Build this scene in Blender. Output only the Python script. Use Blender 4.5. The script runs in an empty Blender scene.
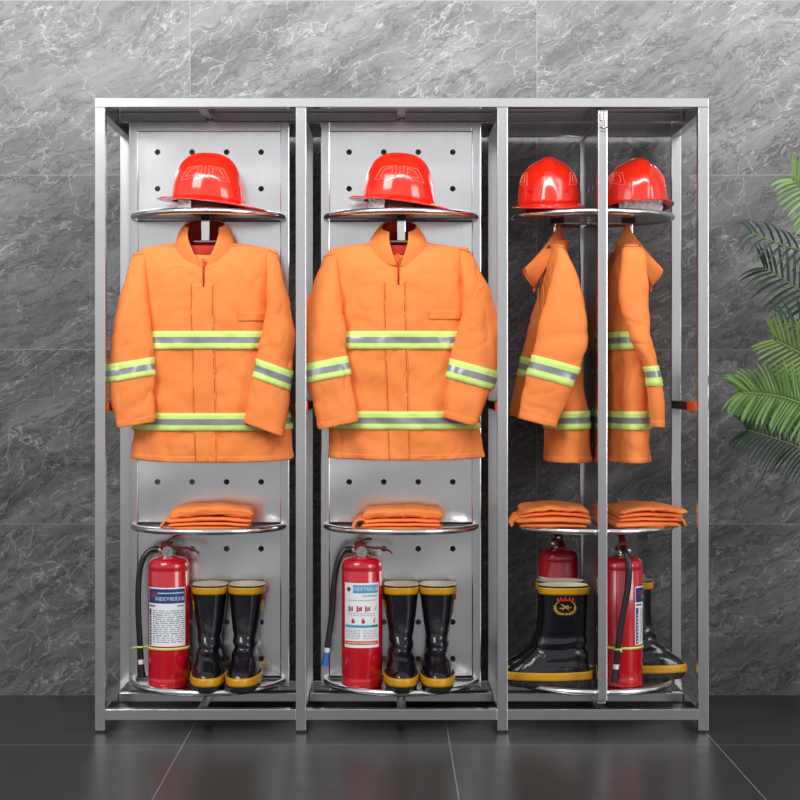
import bpy, bmesh, math, random
from mathutils import Vector, Matrix, noise
C = bpy.context.scene.collection
SC = bpy.context.scene
PI = math.pi

# ------------------------------------------------------------------ camera, world, lights, exposure
cam = bpy.data.objects.new('camera', bpy.data.cameras.new('camera')); C.objects.link(cam)
cam.location = (0, -5.0, 1.047); cam.rotation_euler = (PI/2, 0, 0)
cam.data.sensor_width = 36; cam.data.lens = 1700/800*36
cam.data.shift_x = 0.015; cam.data.shift_y = -0.02875
cam.data.clip_end = 60
SC.camera = cam
SC.view_settings.view_transform = 'Standard'; SC.view_settings.look = 'None'
SC.view_settings.gamma = 1; SC.view_settings.use_curve_mapping = False
SC.view_settings.exposure = 0.0

w = bpy.data.worlds.new('studio'); SC.world = w; w.use_nodes = True
nt = w.node_tree; nt.nodes.clear()
tc = nt.nodes.new('ShaderNodeTexCoord'); sp = nt.nodes.new('ShaderNodeSeparateXYZ')
rp = nt.nodes.new('ShaderNodeValToRGB'); bg = nt.nodes.new('ShaderNodeBackground'); ou = nt.nodes.new('ShaderNodeOutputWorld')
mr = nt.nodes.new('ShaderNodeMapRange'); mr.inputs[1].default_value = -1; mr.inputs[2].default_value = 1
nt.links.new(tc.outputs['Generated'], sp.inputs[0]); nt.links.new(sp.outputs[2], mr.inputs[0])
nt.links.new(mr.outputs[0], rp.inputs[0]); nt.links.new(rp.outputs[0], bg.inputs[0]); nt.links.new(bg.outputs[0], ou.inputs[0])
e = rp.color_ramp.elements
e[0].position = 0.40; e[0].color = (.14, .14, .15, 1)
e[1].position = 1.0; e[1].color = (.62, .62, .64, 1)
for p, v in ((.47, .40), (.50, .62), (.58, .92), (.70, .60)):
    k = e.new(p); k.color = (v, v, v*1.02, 1)
bg.inputs[1].default_value = 0.94

def area(name, loc, target, sx, sy, power, col=(1, 1, 1)):
    l = bpy.data.lights.new(name, 'AREA'); l.shape = 'RECTANGLE'; l.size = sx; l.size_y = sy; l.energy = power; l.color = col
    o = bpy.data.objects.new(name, l); C.objects.link(o); o.location = loc
    o.rotation_euler = (Vector(target)-Vector(loc)).to_track_quat('-Z', 'Y').to_euler()
    return o
area('softbox_key', (-2.4, -3.4, 3.7), (0, .2, .8), 2.2, 2.0, 130)
area('softbox_fill', (4.1, -3.3, 1.9), (.3, .3, 1.0), 2.0, 2.4, 95)
ww = area('wall_washer', (0.2, -1.6, 2.80), (0.2, .60, 3.05), 4.6, .25, 66); ww.data.spread = math.radians(115)

# ------------------------------------------------------------------ materials
def lin(c):
    return tuple(((v/255)/12.92 if v/255 <= .04045 else ((v/255+.055)/1.055)**2.4) for v in c)
def mat(name, col, rough=.5, metal=0, **kw):
    m = bpy.data.materials.new(name); m.use_nodes = True
    b = m.node_tree.nodes['Principled BSDF']
    b.inputs['Base Color'].default_value = (*col, 1); b.inputs['Roughness'].default_value = rough; b.inputs['Metallic'].default_value = metal
    for k, v in kw.items(): b.inputs[k].default_value = v
    return m
def N(m, t, **kw):
    n = m.node_tree.nodes.new(t)
    for k, v in kw.items(): setattr(n, k, v)
    return n
def L(m, a, b): m.node_tree.links.new(a, b)
def math_(m, op, a, b=None, clamp=False):
    n = N(m, 'ShaderNodeMath', operation=op); n.use_clamp = clamp
    for i, v in enumerate((a, b)):
        if v is None: continue
        if isinstance(v, (int, float)): n.inputs[i].default_value = v
        else: L(m, v, n.inputs[i])
    return n.outputs[0]
def vary(m, scale, c2, amount=.5, detail=4, stretch=(1, 1, 1), bump=0, bscale=None, bdist=.002):
    b = m.node_tree.nodes['Principled BSDF']
    t = N(m, 'ShaderNodeTexCoord'); mp = N(m, 'ShaderNodeMapping'); mp.inputs['Scale'].default_value = stretch
    L(m, t.outputs['Object'], mp.inputs[0])
    n = N(m, 'ShaderNodeTexNoise'); n.inputs['Scale'].default_value = scale; n.inputs['Detail'].default_value = detail
    L(m, mp.outputs[0], n.inputs[0])
    mx = N(m, 'ShaderNodeMix', data_type='RGBA')
    mx.inputs[6].default_value = b.inputs['Base Color'].default_value[:]; mx.inputs[7].default_value = (*c2, 1)
    f = math_(m, 'MULTIPLY', n.outputs[0], amount); L(m, f, mx.inputs[0]); L(m, mx.outputs[2], b.inputs['Base Color'])
    if bump:
        n2 = N(m, 'ShaderNodeTexNoise'); n2.inputs['Scale'].default_value = bscale or scale*3; n2.inputs['Detail'].default_value = 5
        L(m, mp.outputs[0], n2.inputs[0])
        bm = N(m, 'ShaderNodeBump'); bm.inputs['Strength'].default_value = bump; bm.inputs['Distance'].default_value = bdist
        L(m, n2.outputs[0], bm.inputs['Height']); L(m, bm.outputs[0], b.inputs['Normal'])
    return m
def steel_mat(name, base, rough, stretch=(60, 60, .6), amt=.12, bump=.03):
    m = mat(name, (base, base, base*1.015), rough, 1)
    b = m.node_tree.nodes['Principled BSDF']
    t = N(m, 'ShaderNodeTexCoord'); mp = N(m, 'ShaderNodeMapping'); mp.inputs['Scale'].default_value = stretch
    L(m, t.outputs['Object'], mp.inputs[0])
    n = N(m, 'ShaderNodeTexNoise'); n.inputs['Scale'].default_value = 3; n.inputs['Detail'].default_value = 3
    L(m, mp.outputs[0], n.inputs[0])
    r = math_(m, 'ADD', math_(m, 'MULTIPLY', n.outputs[0], amt), rough-amt/2); L(m, r, b.inputs['Roughness'])
    n2 = N(m, 'ShaderNodeTexNoise'); n2.inputs['Scale'].default_value = 3.0; n2.inputs['Detail'].default_value = 1
    L(m, t.outputs['Object'], n2.inputs[0])
    bm = N(m, 'ShaderNodeBump'); bm.inputs['Strength'].default_value = bump; bm.inputs['Distance'].default_value = .02
    L(m, n2.outputs[0], bm.inputs['Height']); L(m, bm.outputs[0], b.inputs['Normal'])
    return m
STEEL = steel_mat('brushed_steel', .70, .22, bump=.06)
PANEL = steel_mat('panel_steel', .82, .20, bump=.5)
RIM = mat('rim_steel', (.88, .88, .89), .18, 1)
CHROME = mat('polished_steel', (.80, .80, .81), .07, 1)
BLACK = mat('black_rubber_foot', (.012, .012, .012), .6)
BANDBLK = mat('black_band', (.018, .014, .016), .45)
ORANGE = vary(mat('orange_cotton', lin((255, 157, 84)), .85), 6, lin((250, 122, 50)), .9, bump=.25, bscale=420, bdist=.0006)
ORANGEB = vary(mat('orange_part', lin((245, 96, 30)), .6), 30, lin((225, 80, 24)), .5)
LINING = vary(mat('red_lining', lin((196, 44, 22)), .8), 30, lin((150, 25, 20)), .6)
STITCH_SHADE = mat('orange_stitching_and_shade', lin((196, 78, 30)), .8)  # placket stitching, also the painted shade at the armholes
YEL = mat('lime_tape', (.70, .93, .24), .5)
SILVER = mat('silver_tape', (.30, .32, .34), .35, .3)
REDP = mat('helmet_red', lin((242, 42, 20)), .14); REDP.node_tree.nodes['Principled BSDF'].inputs['Coat Weight'].default_value = .6
EMBOSS_GLINT = mat('pale_red_edge_glint', lin((255, 128, 108)), .3)  # pale tone paints the reflections along the embossed edges
EXTRED = mat('extinguisher_red', lin((196, 12, 32)), .18); EXTRED.node_tree.nodes['Principled BSDF'].inputs['Coat Weight'].default_value = .6
DKRED = mat('dark_red_metal', lin((130, 14, 24)), .3)
RUBBER = vary(mat('glossy_black_rubber', (.004, .004, .006), .13), 14, (.010, .010, .016), .8, bump=.45, bscale=26, bdist=.006)
RUBBER.node_tree.nodes['Principled BSDF'].inputs['Coat Weight'].default_value = .15
SOLE = mat('black_sole', (.015, .016, .015), .5)
BYEL = vary(mat('boot_yellow', lin((214, 160, 22)), .3), 60, lin((178, 122, 12)), .7)
CREAM = mat('cream_lining', lin((232, 222, 200)), .8)
HOSE = mat('black_hose', (.012, .012, .014), .3)
BRASS = mat('valve_metal', (.62, .60, .50), .25, 1)
GREEN = mat('gauge_green', lin((60, 120, 50)), .4)
WHITE = mat('label_white', lin((236, 238, 242)), .35)
BLUE = mat('label_blue', lin((26, 62, 118)), .35)
CYAN = mat('label_cyan', lin((70, 160, 196)), .35)
GREY = mat('print_grey', lin((120, 124, 136)), .5)
DARKP = mat('print_dark', lin((40, 36, 50)), .5)
PRED = mat('print_red', lin((196, 40, 36)), .4)
PORG = mat('print_orange', lin((205, 92, 30)), .4)
PGREEN = mat('print_teal', lin((50, 130, 120)), .4)
LIMETIE = mat('lime_tie', lin((214, 226, 120)), .5)
NOZZLE = mat('blue_nozzle', lin((44, 110, 190)), .35)
GOLD = mat('badge_gold', lin((212, 168, 30)), .35)
PLASTIC = mat('clear_wrap', (.95, .93, .94), .12, 0, **{'Transmission Weight': .25, 'IOR': 1.3})
HARNESS = mat('helmet_harness', (.05, .012, .012), .6)

# wall marble
X0, Z0, TW, TH = -.652, -.012, 1.1426, .5748
def wall_material():
    m = mat('grey_marble_tiles', (.1, .1, .1), .42)
    b = m.node_tree.nodes['Principled BSDF']
    t = N(m, 'ShaderNodeTexCoord'); s = N(m, 'ShaderNodeSeparateXYZ'); L(m, t.outputs['Object'], s.inputs[0])
    x, z = s.outputs[0], s.outputs[2]
    ix = math_(m, 'DIVIDE', math_(m, 'SUBTRACT', x, X0), TW); iz = math_(m, 'DIVIDE', math_(m, 'SUBTRACT', z, Z0), TH)
    fx, fz = math_(m, 'FLOOR', ix), math_(m, 'FLOOR', iz)
    cx = math_(m, 'ADD', x, math_(m, 'MULTIPLY', math_(m, 'ADD', fx, math_(m, 'MULTIPLY', fz, 2.3)), 3.71))
    cz = math_(m, 'ADD', z, math_(m, 'MULTIPLY', fz, 1.93))
    cb = N(m, 'ShaderNodeCombineXYZ'); L(m, cx, cb.inputs[0]); L(m, cz, cb.inputs[1])
    # warp
    n0 = N(m, 'ShaderNodeTexNoise'); n0.inputs['Scale'].default_value = 2.6; n0.inputs['Detail'].default_value = 6; n0.inputs['Roughness'].default_value = .6
    L(m, cb.outputs[0], n0.inputs[0])
    wv = N(m, 'ShaderNodeVectorMath', operation='SCALE'); wv.inputs[3].default_value = .20; L(m, n0.outputs[1], wv.inputs[0])
    ad = N(m, 'ShaderNodeVectorMath', operation='ADD'); L(m, cb.outputs[0], ad.inputs[0]); L(m, wv.outputs[0], ad.inputs[1])
    rot = N(m, 'ShaderNodeMapping', vector_type='POINT'); rot.inputs['Rotation'].default_value = (0, 0, -math.radians(28)); rot.inputs['Scale'].default_value = (1.0, 3.6, 1)
    r0 = N(m, 'ShaderNodeVectorRotate', rotation_type='Z_AXIS'); r0.inputs['Angle'].default_value = -math.radians(28)
    rot.inputs['Rotation'].default_value = (0, 0, 0)
    L(m, ad.outputs[0], r0.inputs[0]); L(m, r0.outputs[0], rot.inputs[0])
    def noise_(src, sc, det, ro=.55, dist=0):
        n = N(m, 'ShaderNodeTexNoise'); n.inputs['Scale'].default_value = sc; n.inputs['Detail'].default_value = det; n.inputs['Roughness'].default_value = ro; n.inputs['Distortion'].default_value = dist
        L(m, src, n.inputs[0]); return n.outputs[0]
    def line(v, width):   # thin crack where the noise crosses .5
        a = math_(m, 'ABSOLUTE', math_(m, 'SUBTRACT', v, .5))
        q = N(m, 'ShaderNodeMapRange'); q.inputs[1].default_value = 0; q.inputs[2].default_value = width; q.inputs[3].default_value = 1; q.inputs[4].default_value = 0
        L(m, a, q.inputs[0]); return q.outputs[0]
    broad = noise_(rot.outputs[0], 1.5, 9, .66)
    grain = noise_(rot.outputs[0], 11, 9, .78)
    q = N(m, 'ShaderNodeMapRange'); q.inputs[1].default_value = .36; q.inputs[2].default_value = .66; L(m, broad, q.inputs[0])
    q2 = N(m, 'ShaderNodeMapRange'); q2.inputs[1].default_value = .36; q2.inputs[2].default_value = .68; L(m, grain, q2.inputs[0])
    c1 = line(noise_(rot.outputs[0], 2.3, 4, .55), .007)
    def crack(src, sc, width):
        v = N(m, 'ShaderNodeTexVoronoi', feature='DISTANCE_TO_EDGE'); v.inputs['Scale'].default_value = sc; L(m, src, v.inputs['Vector'])
        q = N(m, 'ShaderNodeMapRange'); q.inputs[1].default_value = 0; q.inputs[2].default_value = width; q.inputs[3].default_value = 1; q.inputs[4].default_value = 0
        L(m, v.outputs['Distance'], q.inputs[0]); return q.outputs[0]
    fw = N(m, 'ShaderNodeTexNoise'); fw.inputs['Scale'].default_value = 22; fw.inputs['Detail'].default_value = 4; L(m, cb.outputs[0], fw.inputs[0])
    fs = N(m, 'ShaderNodeVectorMath', operation='SCALE'); fs.inputs[3].default_value = .05; L(m, fw.outputs[1], fs.inputs[0])
    fa = N(m, 'ShaderNodeVectorMath', operation='ADD'); L(m, ad.outputs[0], fa.inputs[0]); L(m, fs.outputs[0], fa.inputs[1])
    fr2 = N(m, 'ShaderNodeVectorRotate', rotation_type='Z_AXIS'); fr2.inputs['Angle'].default_value = -math.radians(35); L(m, fa.outputs[0], fr2.inputs[0])
    fm = N(m, 'ShaderNodeMapping'); fm.inputs['Scale'].default_value = (1, 2.0, 1); L(m, fr2.outputs[0], fm.inputs[0])
    c2 = crack(fm.outputs[0], 7.5, .022)
    m3 = noise_(cb.outputs[0], 4.6, 3)
    qn = N(m, 'ShaderNodeMapRange'); qn.inputs[1].default_value = .48; qn.inputs[2].default_value = .62; L(m, m3, qn.inputs[0])
    c3 = math_(m, 'MULTIPLY', crack(fm.outputs[0], 17, .035), qn.outputs[0])
    mask = noise_(cb.outputs[0], 3.0, 3)
    qm = N(m, 'ShaderNodeMapRange'); qm.inputs[1].default_value = .40; qm.inputs[2].default_value = .62; L(m, mask, qm.inputs[0])
    val = math_(m, 'ADD', .032, math_(m, 'MULTIPLY', q.outputs[0], .110))
    val = math_(m, 'ADD', val, math_(m, 'MULTIPLY', q2.outputs[0], .075))
    cr = math_(m, 'ADD', math_(m, 'MULTIPLY', c1, .14), math_(m, 'MULTIPLY', math_(m, 'MULTIPLY', c2, qm.outputs[0]), .16))
    cr = math_(m, 'ADD', cr, math_(m, 'MULTIPLY', c3, .12))
    val = math_(m, 'ADD', val, cr)
    dk = line(noise_(rot.outputs[0], 3.3, 6, .65), .022)
    val = math_(m, 'MULTIPLY', val, math_(m, 'SUBTRACT', 1, math_(m, 'MULTIPLY', dk, .6)))
    # joints
    def joint(i, f, size):
        a = math_(m, 'SUBTRACT', i, f); a = math_(m, 'MINIMUM', a, math_(m, 'SUBTRACT', 1, a))
        return math_(m, 'LESS_THAN', math_(m, 'MULTIPLY', a, size), .0011)
    j = math_(m, 'MAXIMUM', joint(ix, fx, TW), joint(iz, fz, TH))
    val = math_(m, 'ADD', math_(m, 'MULTIPLY', val, math_(m, 'SUBTRACT', 1, j)), math_(m, 'MULTIPLY', j, .24))
    cc = N(m, 'ShaderNodeCombineColor'); L(m, val, cc.inputs[0]); L(m, math_(m, 'MULTIPLY', val, .975), cc.inputs[1]); L(m, math_(m, 'MULTIPLY', val, 1.01), cc.inputs[2])
    L(m, cc.outputs[0], b.inputs['Base Color'])
    bm = N(m, 'ShaderNodeBump'); bm.inputs['Strength'].default_value = .25; bm.inputs['Distance'].default_value = .004
    L(m, grain, bm.inputs['Height']); L(m, bm.outputs[0], b.inputs['Normal'])
    return m
def floor_material():
    m = mat('dark_floor_tiles', (.04, .04, .042), .3)
    b = m.node_tree.nodes['Principled BSDF']
    t = N(m, 'ShaderNodeTexCoord'); s = N(m, 'ShaderNodeSeparateXYZ'); L(m, t.outputs['Object'], s.inputs[0])
    def joint(v, o, wdt):
        i = math_(m, 'DIVIDE', math_(m, 'SUBTRACT', v, o), .76); a = math_(m, 'FRACT', i); a = math_(m, 'MINIMUM', a, math_(m, 'SUBTRACT', 1, a))
        return math_(m, 'LESS_THAN', math_(m, 'MULTIPLY', a, .76), wdt)
    jx, jy = joint(s.outputs[0], .176, .0011), joint(s.outputs[1], -.163, .0035)
    mp = N(m, 'ShaderNodeMapping'); mp.inputs['Scale'].default_value = (1.2, 14, 1); L(m, t.outputs['Object'], mp.inputs[0])
    n = N(m, 'ShaderNodeTexNoise'); n.inputs['Scale'].default_value = 2.5; n.inputs['Detail'].default_value = 6; L(m, mp.outputs[0], n.inputs[0])
    b.inputs['Specular IOR Level'].default_value = .36
    v = math_(m, 'ADD', .020, math_(m, 'MULTIPLY', n.outputs[0], .022))
    v = math_(m, 'ADD', math_(m, 'MULTIPLY', v, math_(m, 'SUBTRACT', 1, jx)), math_(m, 'MULTIPLY', jx, .30))
    v = math_(m, 'ADD', v, math_(m, 'MULTIPLY', jy, .10))
    cc = N(m, 'ShaderNodeCombineColor'); L(m, v, cc.inputs[0]); L(m, math_(m, 'MULTIPLY', v, .985), cc.inputs[1]); L(m, math_(m, 'MULTIPLY', v, 1.04), cc.inputs[2])
    L(m, cc.outputs[0], b.inputs['Base Color'])
    L(m, math_(m, 'ADD', .24, math_(m, 'MULTIPLY', n.outputs[0], .16)), b.inputs['Roughness'])
    return m

# ------------------------------------------------------------------ mesh helpers
def link(name, verts, faces, mats, parent=None, smooth=False, fm=None):
    me = bpy.data.meshes.new(name); me.from_pydata([tuple(v) for v in verts], [], faces)
    for m_ in (mats if isinstance(mats, (list, tuple)) else [mats]): me.materials.append(m_)
    if fm:
        for p, i in zip(me.polygons, fm): p.material_index = i
    if smooth: me.polygons.foreach_set('use_smooth', [True]*len(me.polygons))
    me.validate(); me.update()
    o = bpy.data.objects.new(name, me); C.objects.link(o)
    if parent is not None: o.parent = parent
    return o
class MB:
    def __init__(s): s.v = []; s.f = []; s.m = []
    def add(s, v, f, mi=0):
        k = len(s.v); s.v += [Vector(a) for a in v]; s.f += [tuple(i+k for i in q) for q in f]; s.m += [mi]*len(f); return s
    def box(s, x0, x1, y0, y1, z0, z1, mi=0):
        v = [(x, y, z) for z in (z0, z1) for y in (y0, y1) for x in (x0, x1)]
        return s.add(v, [(0, 2, 3, 1), (4, 5, 7, 6), (0, 1, 5, 4), (2, 6, 7, 3), (0, 4, 6, 2), (1, 3, 7, 5)], mi)
    def tube(s, pts, r, n=12, mi=0, closed=False):
        pts = [Vector(p) for p in pts]; rs = r if isinstance(r, (list, tuple)) else [r]*len(pts)
        V = []; F = []; m_ = len(pts); up = None
        for i, p in enumerate(pts):
            a = pts[(i-1) % m_] if (i or closed) else p; b_ = pts[(i+1) % m_] if (i < m_-1 or closed) else p
            t = (b_-a).normalized()
            if up is None: up = Vector((0, 0, 1)) if abs(t.z) < .9 else Vector((1, 0, 0))
            u = (up-t*up.dot(t)).normalized(); w_ = t.cross(u); up = u
            for k in range(n):
                an = 2*PI*k/n; V.append(p+(u*math.cos(an)+w_*math.sin(an))*rs[i])
        for i in range(m_ if closed else m_-1):
            for k in range(n):
                j = (i+1) % m_; F.append((i*n+k, i*n+(k+1) % n, j*n+(k+1) % n, j*n+k))
        if not closed: F += [tuple(range(n))[::-1], tuple((m_-1)*n+k for k in range(n))]
        return s.add(V, F, mi)
    def lathe(s, prof, n=40, c=(0, 0, 0), mi=0):
        V = []; F = []
        for r, z in prof:
            for k in range(n): V.append((c[0]+r*math.cos(2*PI*k/n), c[1]+r*math.sin(2*PI*k/n), c[2]+z))
        for i in range(len(prof)-1):
            for k in range(n): F.append((i*n+k, i*n+(k+1) % n, (i+1)*n+(k+1) % n, (i+1)*n+k))
        F += [tuple(range(n))[::-1], tuple((len(prof)-1)*n+k for k in range(n))]
        return s.add(V, F, mi)
    def build(s, name, mats, parent=None, smooth=False, bev=0, autosm=False):
        o = link(name, s.v, s.f, mats, parent, smooth or autosm, s.m)
        if bev:
            b = o.modifiers.new('bevel', 'BEVEL'); b.width = bev; b.segments = 2; b.limit_method = 'ANGLE'
        if autosm: sharp(o)
        return o
def sharp(o, ang=40):
    me = o.data; bm = bmesh.new(); bm.from_mesh(me)
    for e_ in bm.edges:
        if len(e_.link_faces) == 2 and e_.calc_face_angle(0) > math.radians(ang): e_.smooth = False
    bm.to_mesh(me); bm.free()
def grid(P, u0, u1, nu, v0, v1, nv, closed=False):
    V = []; F = []
    for j in range(nv+1):
        for i in range(nu if closed else nu+1):
            V.append(P(u0+(u1-u0)*i/nu, v0+(v1-v0)*j/nv))
    W = nu if closed else nu+1
    for j in range(nv):
        for i in range(nu):
            i2 = (i+1) % W if closed else i+1
            F.append((j*W+i, j*W+i2, (j+1)*W+i2, (j+1)*W+i))
    return V, F
def solidify(o, t, off=-1, mo=0, rim=0):
    s = o.modifiers.new('thickness', 'SOLIDIFY'); s.thickness = t; s.offset = off; s.material_offset = mo; s.material_offset_rim = rim; return o
def thing(name, label, cat, loc=(0, 0, 0), rz=0, group=None):
    o = bpy.data.objects.new(name, None); C.objects.link(o); o.location = loc; o.rotation_euler = (0, 0, rz); o.empty_display_size = .05
    o['label'] = label; o['category'] = cat
    if group: o['group'] = group
    return o
def catmull(keys, t):
    n = len(keys); t = max(0, min(n-1-1e-9, t)); i = int(t); f = t-i
    g = lambda k: keys[max(0, min(n-1, k))]
    a, b_, c_, d = g(i-1), g(i), g(i+1), g(i+2)
    out = []
    for q in range(len(b_)):
        p0, p1, p2, p3 = a[q], b_[q], c_[q], d[q]
        m1 = (p2-p0)/2; m2 = (p3-p1)/2
        out.append((2*f**3-3*f*f+1)*p1+(f**3-2*f*f+f)*m1+(-2*f**3+3*f*f)*p2+(f**3-f*f)*m2)
    return out
def spow(v, p): return math.copysign(abs(v)**p, v)
def text_mesh(s, size):
    """flat glyph mesh of the string, centred, as (verts, faces)"""
    cu = bpy.data.curves.new('glyphs', 'FONT'); cu.body = s; cu.size = size; cu.align_x = 'CENTER'; cu.align_y = 'CENTER'; cu.resolution_u = 3
    o = bpy.data.objects.new('glyphs', cu); C.objects.link(o)
    dg = bpy.context.evaluated_depsgraph_get(); me = bpy.data.meshes.new_from_object(o.evaluated_get(dg))
    V = [v.co.copy() for v in me.vertices]; F = [tuple(p.vertices) for p in me.polygons]
    bpy.data.objects.remove(o); bpy.data.curves.remove(cu); bpy.data.meshes.remove(me)
    return V, F

# ------------------------------------------------------------------ setting
wl = MB().box(-5, 5, .60, .72, -.02, 3.4).build('wall_back', wall_material()); wl['kind'] = 'structure'
fl = MB().box(-5, 5, -8, .60, -.1, 0).build('floor', floor_material()); fl['kind'] = 'structure'

# ------------------------------------------------------------------ rack frame
XP = [-.847, -.256, .337, .928]
XU = [-.551, .040, .632]
fr = thing('rack_frame', 'tall stainless steel three-bay frame standing on the dark floor against the marble wall', 'rack', (0, 0, 0))
hw = .0152
for x in XP:
    for y0 in (0, .47):
        p = MB().box(x-hw, x+hw, y0, y0+.03, .006, 1.8405 if y0 == 0 else 1.868).build('post', STEEL, fr, bev=.0015)
        MB().box(x-.014, x+.014, y0+.001, y0+.029, 0, .006).build('foot', BLACK, fr)
MB().box(XP[0]-hw, XP[3]+hw, 0, .03, 1.8405, 1.868).build('top_rail', STEEL, fr, bev=.0015)
MB().box(XP[0]+hw, XP[3]-hw, .476, .50, 1.822, 1.866).build('top_rail', STEEL, fr, bev=.0015)
MB().box(XP[0]+hw, XP[3]-hw, .26, .29, 1.838, 1.866).build('top_rail', STEEL, fr, bev=.0015)
for k in range(3):
    a, b_ = XP[k]+hw, XP[k+1]-hw
    MB().box(a, b_, .001, .03, .037, .069).build('bottom_rail', STEEL, fr, bev=.0015)
    MB().box(a+(.0 if k else .0), b_, .262, .29, .042, .069).build('bottom_rail', STEEL, fr, bev=.0015)
    MB().box(a, b_, .472, .499, .037, .069).build('bottom_rail', STEEL, fr, bev=.0015)
    MB().box(XU[k]-.013, XU[k]+.013, .03, .262, .043, .067).build('cross_bar', STEEL, fr, bev=.0015)
    MB().box(XU[k]-.013, XU[k]+.013, .03, .26, 1.840, 1.864).build('cross_bar', STEEL, fr, bev=.0015)
for x in XP:
    MB().box(x-hw+.002, x+hw-.002, .03, .47, .039, .069).build('side_rail', STEEL, fr, bev=.0015)
    MB().box(x-hw+.002, x+hw-.002, .03, .47, 1.822, 1.866).build('side_rail', STEEL, fr, bev=.0015)
    bd = MB().box(x-.0165, x+.0165, .031, .468, .946, .972).build('side_band', BANDBLK, fr, bev=.003)
    MB().box(x-.018, x+.018, .031, .18 if x > 0.5 else .085, .9455, .9725).build('orange_part', ORANGEB, bd, bev=.003)  # front part of the band, coloured orange
MB().box(XP[0]-.012, XP[3]+.012, .03, .476, 1.8665, 1.8685).build('roof_sheet', STEEL, fr)

# ------------------------------------------------------------------ rotating units
ZS = [.115, .590, 1.537]          # shelf heights
RS = .229                         # ring centre radius
def perforated(name, w_, z0, z1, rows, parent):
    xs = [-.1597, -.0532, .0532, .1597]; h = .0088; c = .020
    xe = [-w_] + [q for x in xs for q in (x-c, x+c)] + [w_]
    ze = [z0] + [q for z in rows for q in (z-c, z+c)] + [z1]
    V = []; F = []
    for i in range(len(xe)-1):
        for j in range(len(ze)-1):
            a, b_, p, q = xe[i], xe[i+1], ze[j], ze[j+1]; k = len(V)
            if i % 2 == 1 and j % 2 == 1:
                cx, cz = (a+b_)/2, (p+q)/2
                n = 24; 
                for t in range(n):
                    an = 2*PI*t/n; co, si = math.cos(an), math.sin(an); sc = 1/max(abs(co), abs(si))
                    V.append((cx+c*co*sc, 0, cz+c*si*sc)); V.append((cx+h*co, 0, cz+h*si))
                for t in range(n):
                    t2 = (t+1) % n; F.append((k+2*t, k+2*t2, k+2*t2+1, k+2*t+1))
            else:
                V += [(a, 0, p), (b_, 0, p), (b_, 0, q), (a, 0, q)]; F.append((k, k+1, k+2, k+3))
    o = link(name, V, F, PANEL, parent)
    bm = bmesh.new(); bm.from_mesh(o.data); bmesh.ops.remove_doubles(bm, verts=bm.verts, dist=.0003); bm.to_mesh(o.data); bm.free()
    solidify(o, .014, 0); return o
def make_unit(label, loc, rz):
    t = thing('rotating_shelf_unit', label, 'shelf unit', loc, rz, 'rotating shelf units in the rack')
    for s in (-1, 1):
        x0, x1 = sorted((s*.219, s*.247))
        MB().box(x0, x1, -.014, .014, .092, 1.833).build('upright', STEEL, t, bev=.003)
    MB().box(-.219, .219, -.014, .014, 1.803, 1.833).build('header_bar', STEEL, t, bev=.002)
    MB().box(-.219, .219, -.012, .012, .080, .104).build('footer_bar', STEEL, t, bev=.002)
    MB().lathe([(.009, 1.833), (.009, 1.836), (.006, 1.836), (.006, 1.838)], 16).build('pivot_pin', CHROME, t, smooth=True)
    MB().lathe([(.012, .0695), (.012, .080)], 16).build('pivot_pin', CHROME, t)
    zr = lambda yy: 1.047-(yy-377)/323.8
    perforated('perforated_panel', .2185, ZS[2]+.010, 1.8025, [zr(189), zr(152.4)], t)
    perforated('perforated_panel', .2185, ZS[1]+.010, ZS[2]-.012, [zr(481.7-36.6*k) for k in range(6)], t)
    perforated('perforated_panel', .2185, .1265, ZS[1]-.012, [zr(548.5+36.6*k) for k in range(4)][::-1], t)
    for z in ZS:
        for s in (-1, 1):
            m_ = MB(); n = 48
            arc = [(RS*math.cos(PI*k/n), s*(RS*math.sin(PI*k/n)+.012)) for k in range(n+1)]
            V = [(x, y, z-.004) for x, y in arc]+[(x, y, z+.001) for x, y in arc]; q = n+1
            F = [tuple(range(q)), tuple(range(q, 2*q))[::-1]]+[(k, k+1, q+k+1, q+k) for k in range(n)]+[(n, 0, q, 2*q-1)]
            if s == 1: F = [f[::-1] for f in F]
            m_.add(V, F)
            sh = m_.build('shelf', STEEL, t)
            MB().tube([(x*1.004, y, z) for x, y in arc], .0098, 14).build('shelf_rim', RIM, sh, smooth=True)
    for s in (-1, 1):
        m_ = MB()
        m_.box(-.0125, .0125, s*.118-.004, s*.118+.004, 1.452, 1.520)
        m_.tube([(-.034, s*.136, 1.455), (.034, s*.136, 1.455)], .0035, 10); m_.box(-.004, .004, s*.127-.009, s*.127+.009, 1.452, 1.458)
        m_.tube([(0, s*.01, 1.522), (0, s*.10, 1.522), (0, s*.118, 1.518)], .006, 10)
        m_.build('coat_hook', CHROME, t, bev=.001)
        m2 = MB(); m2.box(-.012, .012, s*.09, s*.13, 1.521, 1.5325); m2.build('hook_bracket', BLACK, t)
    return t
U = [make_unit('leftmost polished rotating shelf unit, jacket held square to the front', (XU[0], .25, 0), 0),
     make_unit('middle rotating shelf unit with perforated panel facing the front', (XU[1], .25, 0), 0),
     make_unit('rotating shelf unit turned edge-on so its panel points at the viewer', (XU[2], .25, 0), -PI/2)]
# spring latch on the edge that faces the front in the turned bay
m_ = MB(); m_.box(.247, .252, -.012, .012, 1.77, 1.828); m_.tube([(.256, -.006, 1.80), (.256, -.006, 1.825)], .004, 8); m_.tube([(.256, .007, 1.785), (.256, .007, 1.825)], .004, 8)
m_.tube([(.256, -.008, 1.785), (.256, .0, 1.778), (.256, .012, 1.782)], .0035, 8)
m_.build('spring_latch', CHROME, U[2], bev=.001)

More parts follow.
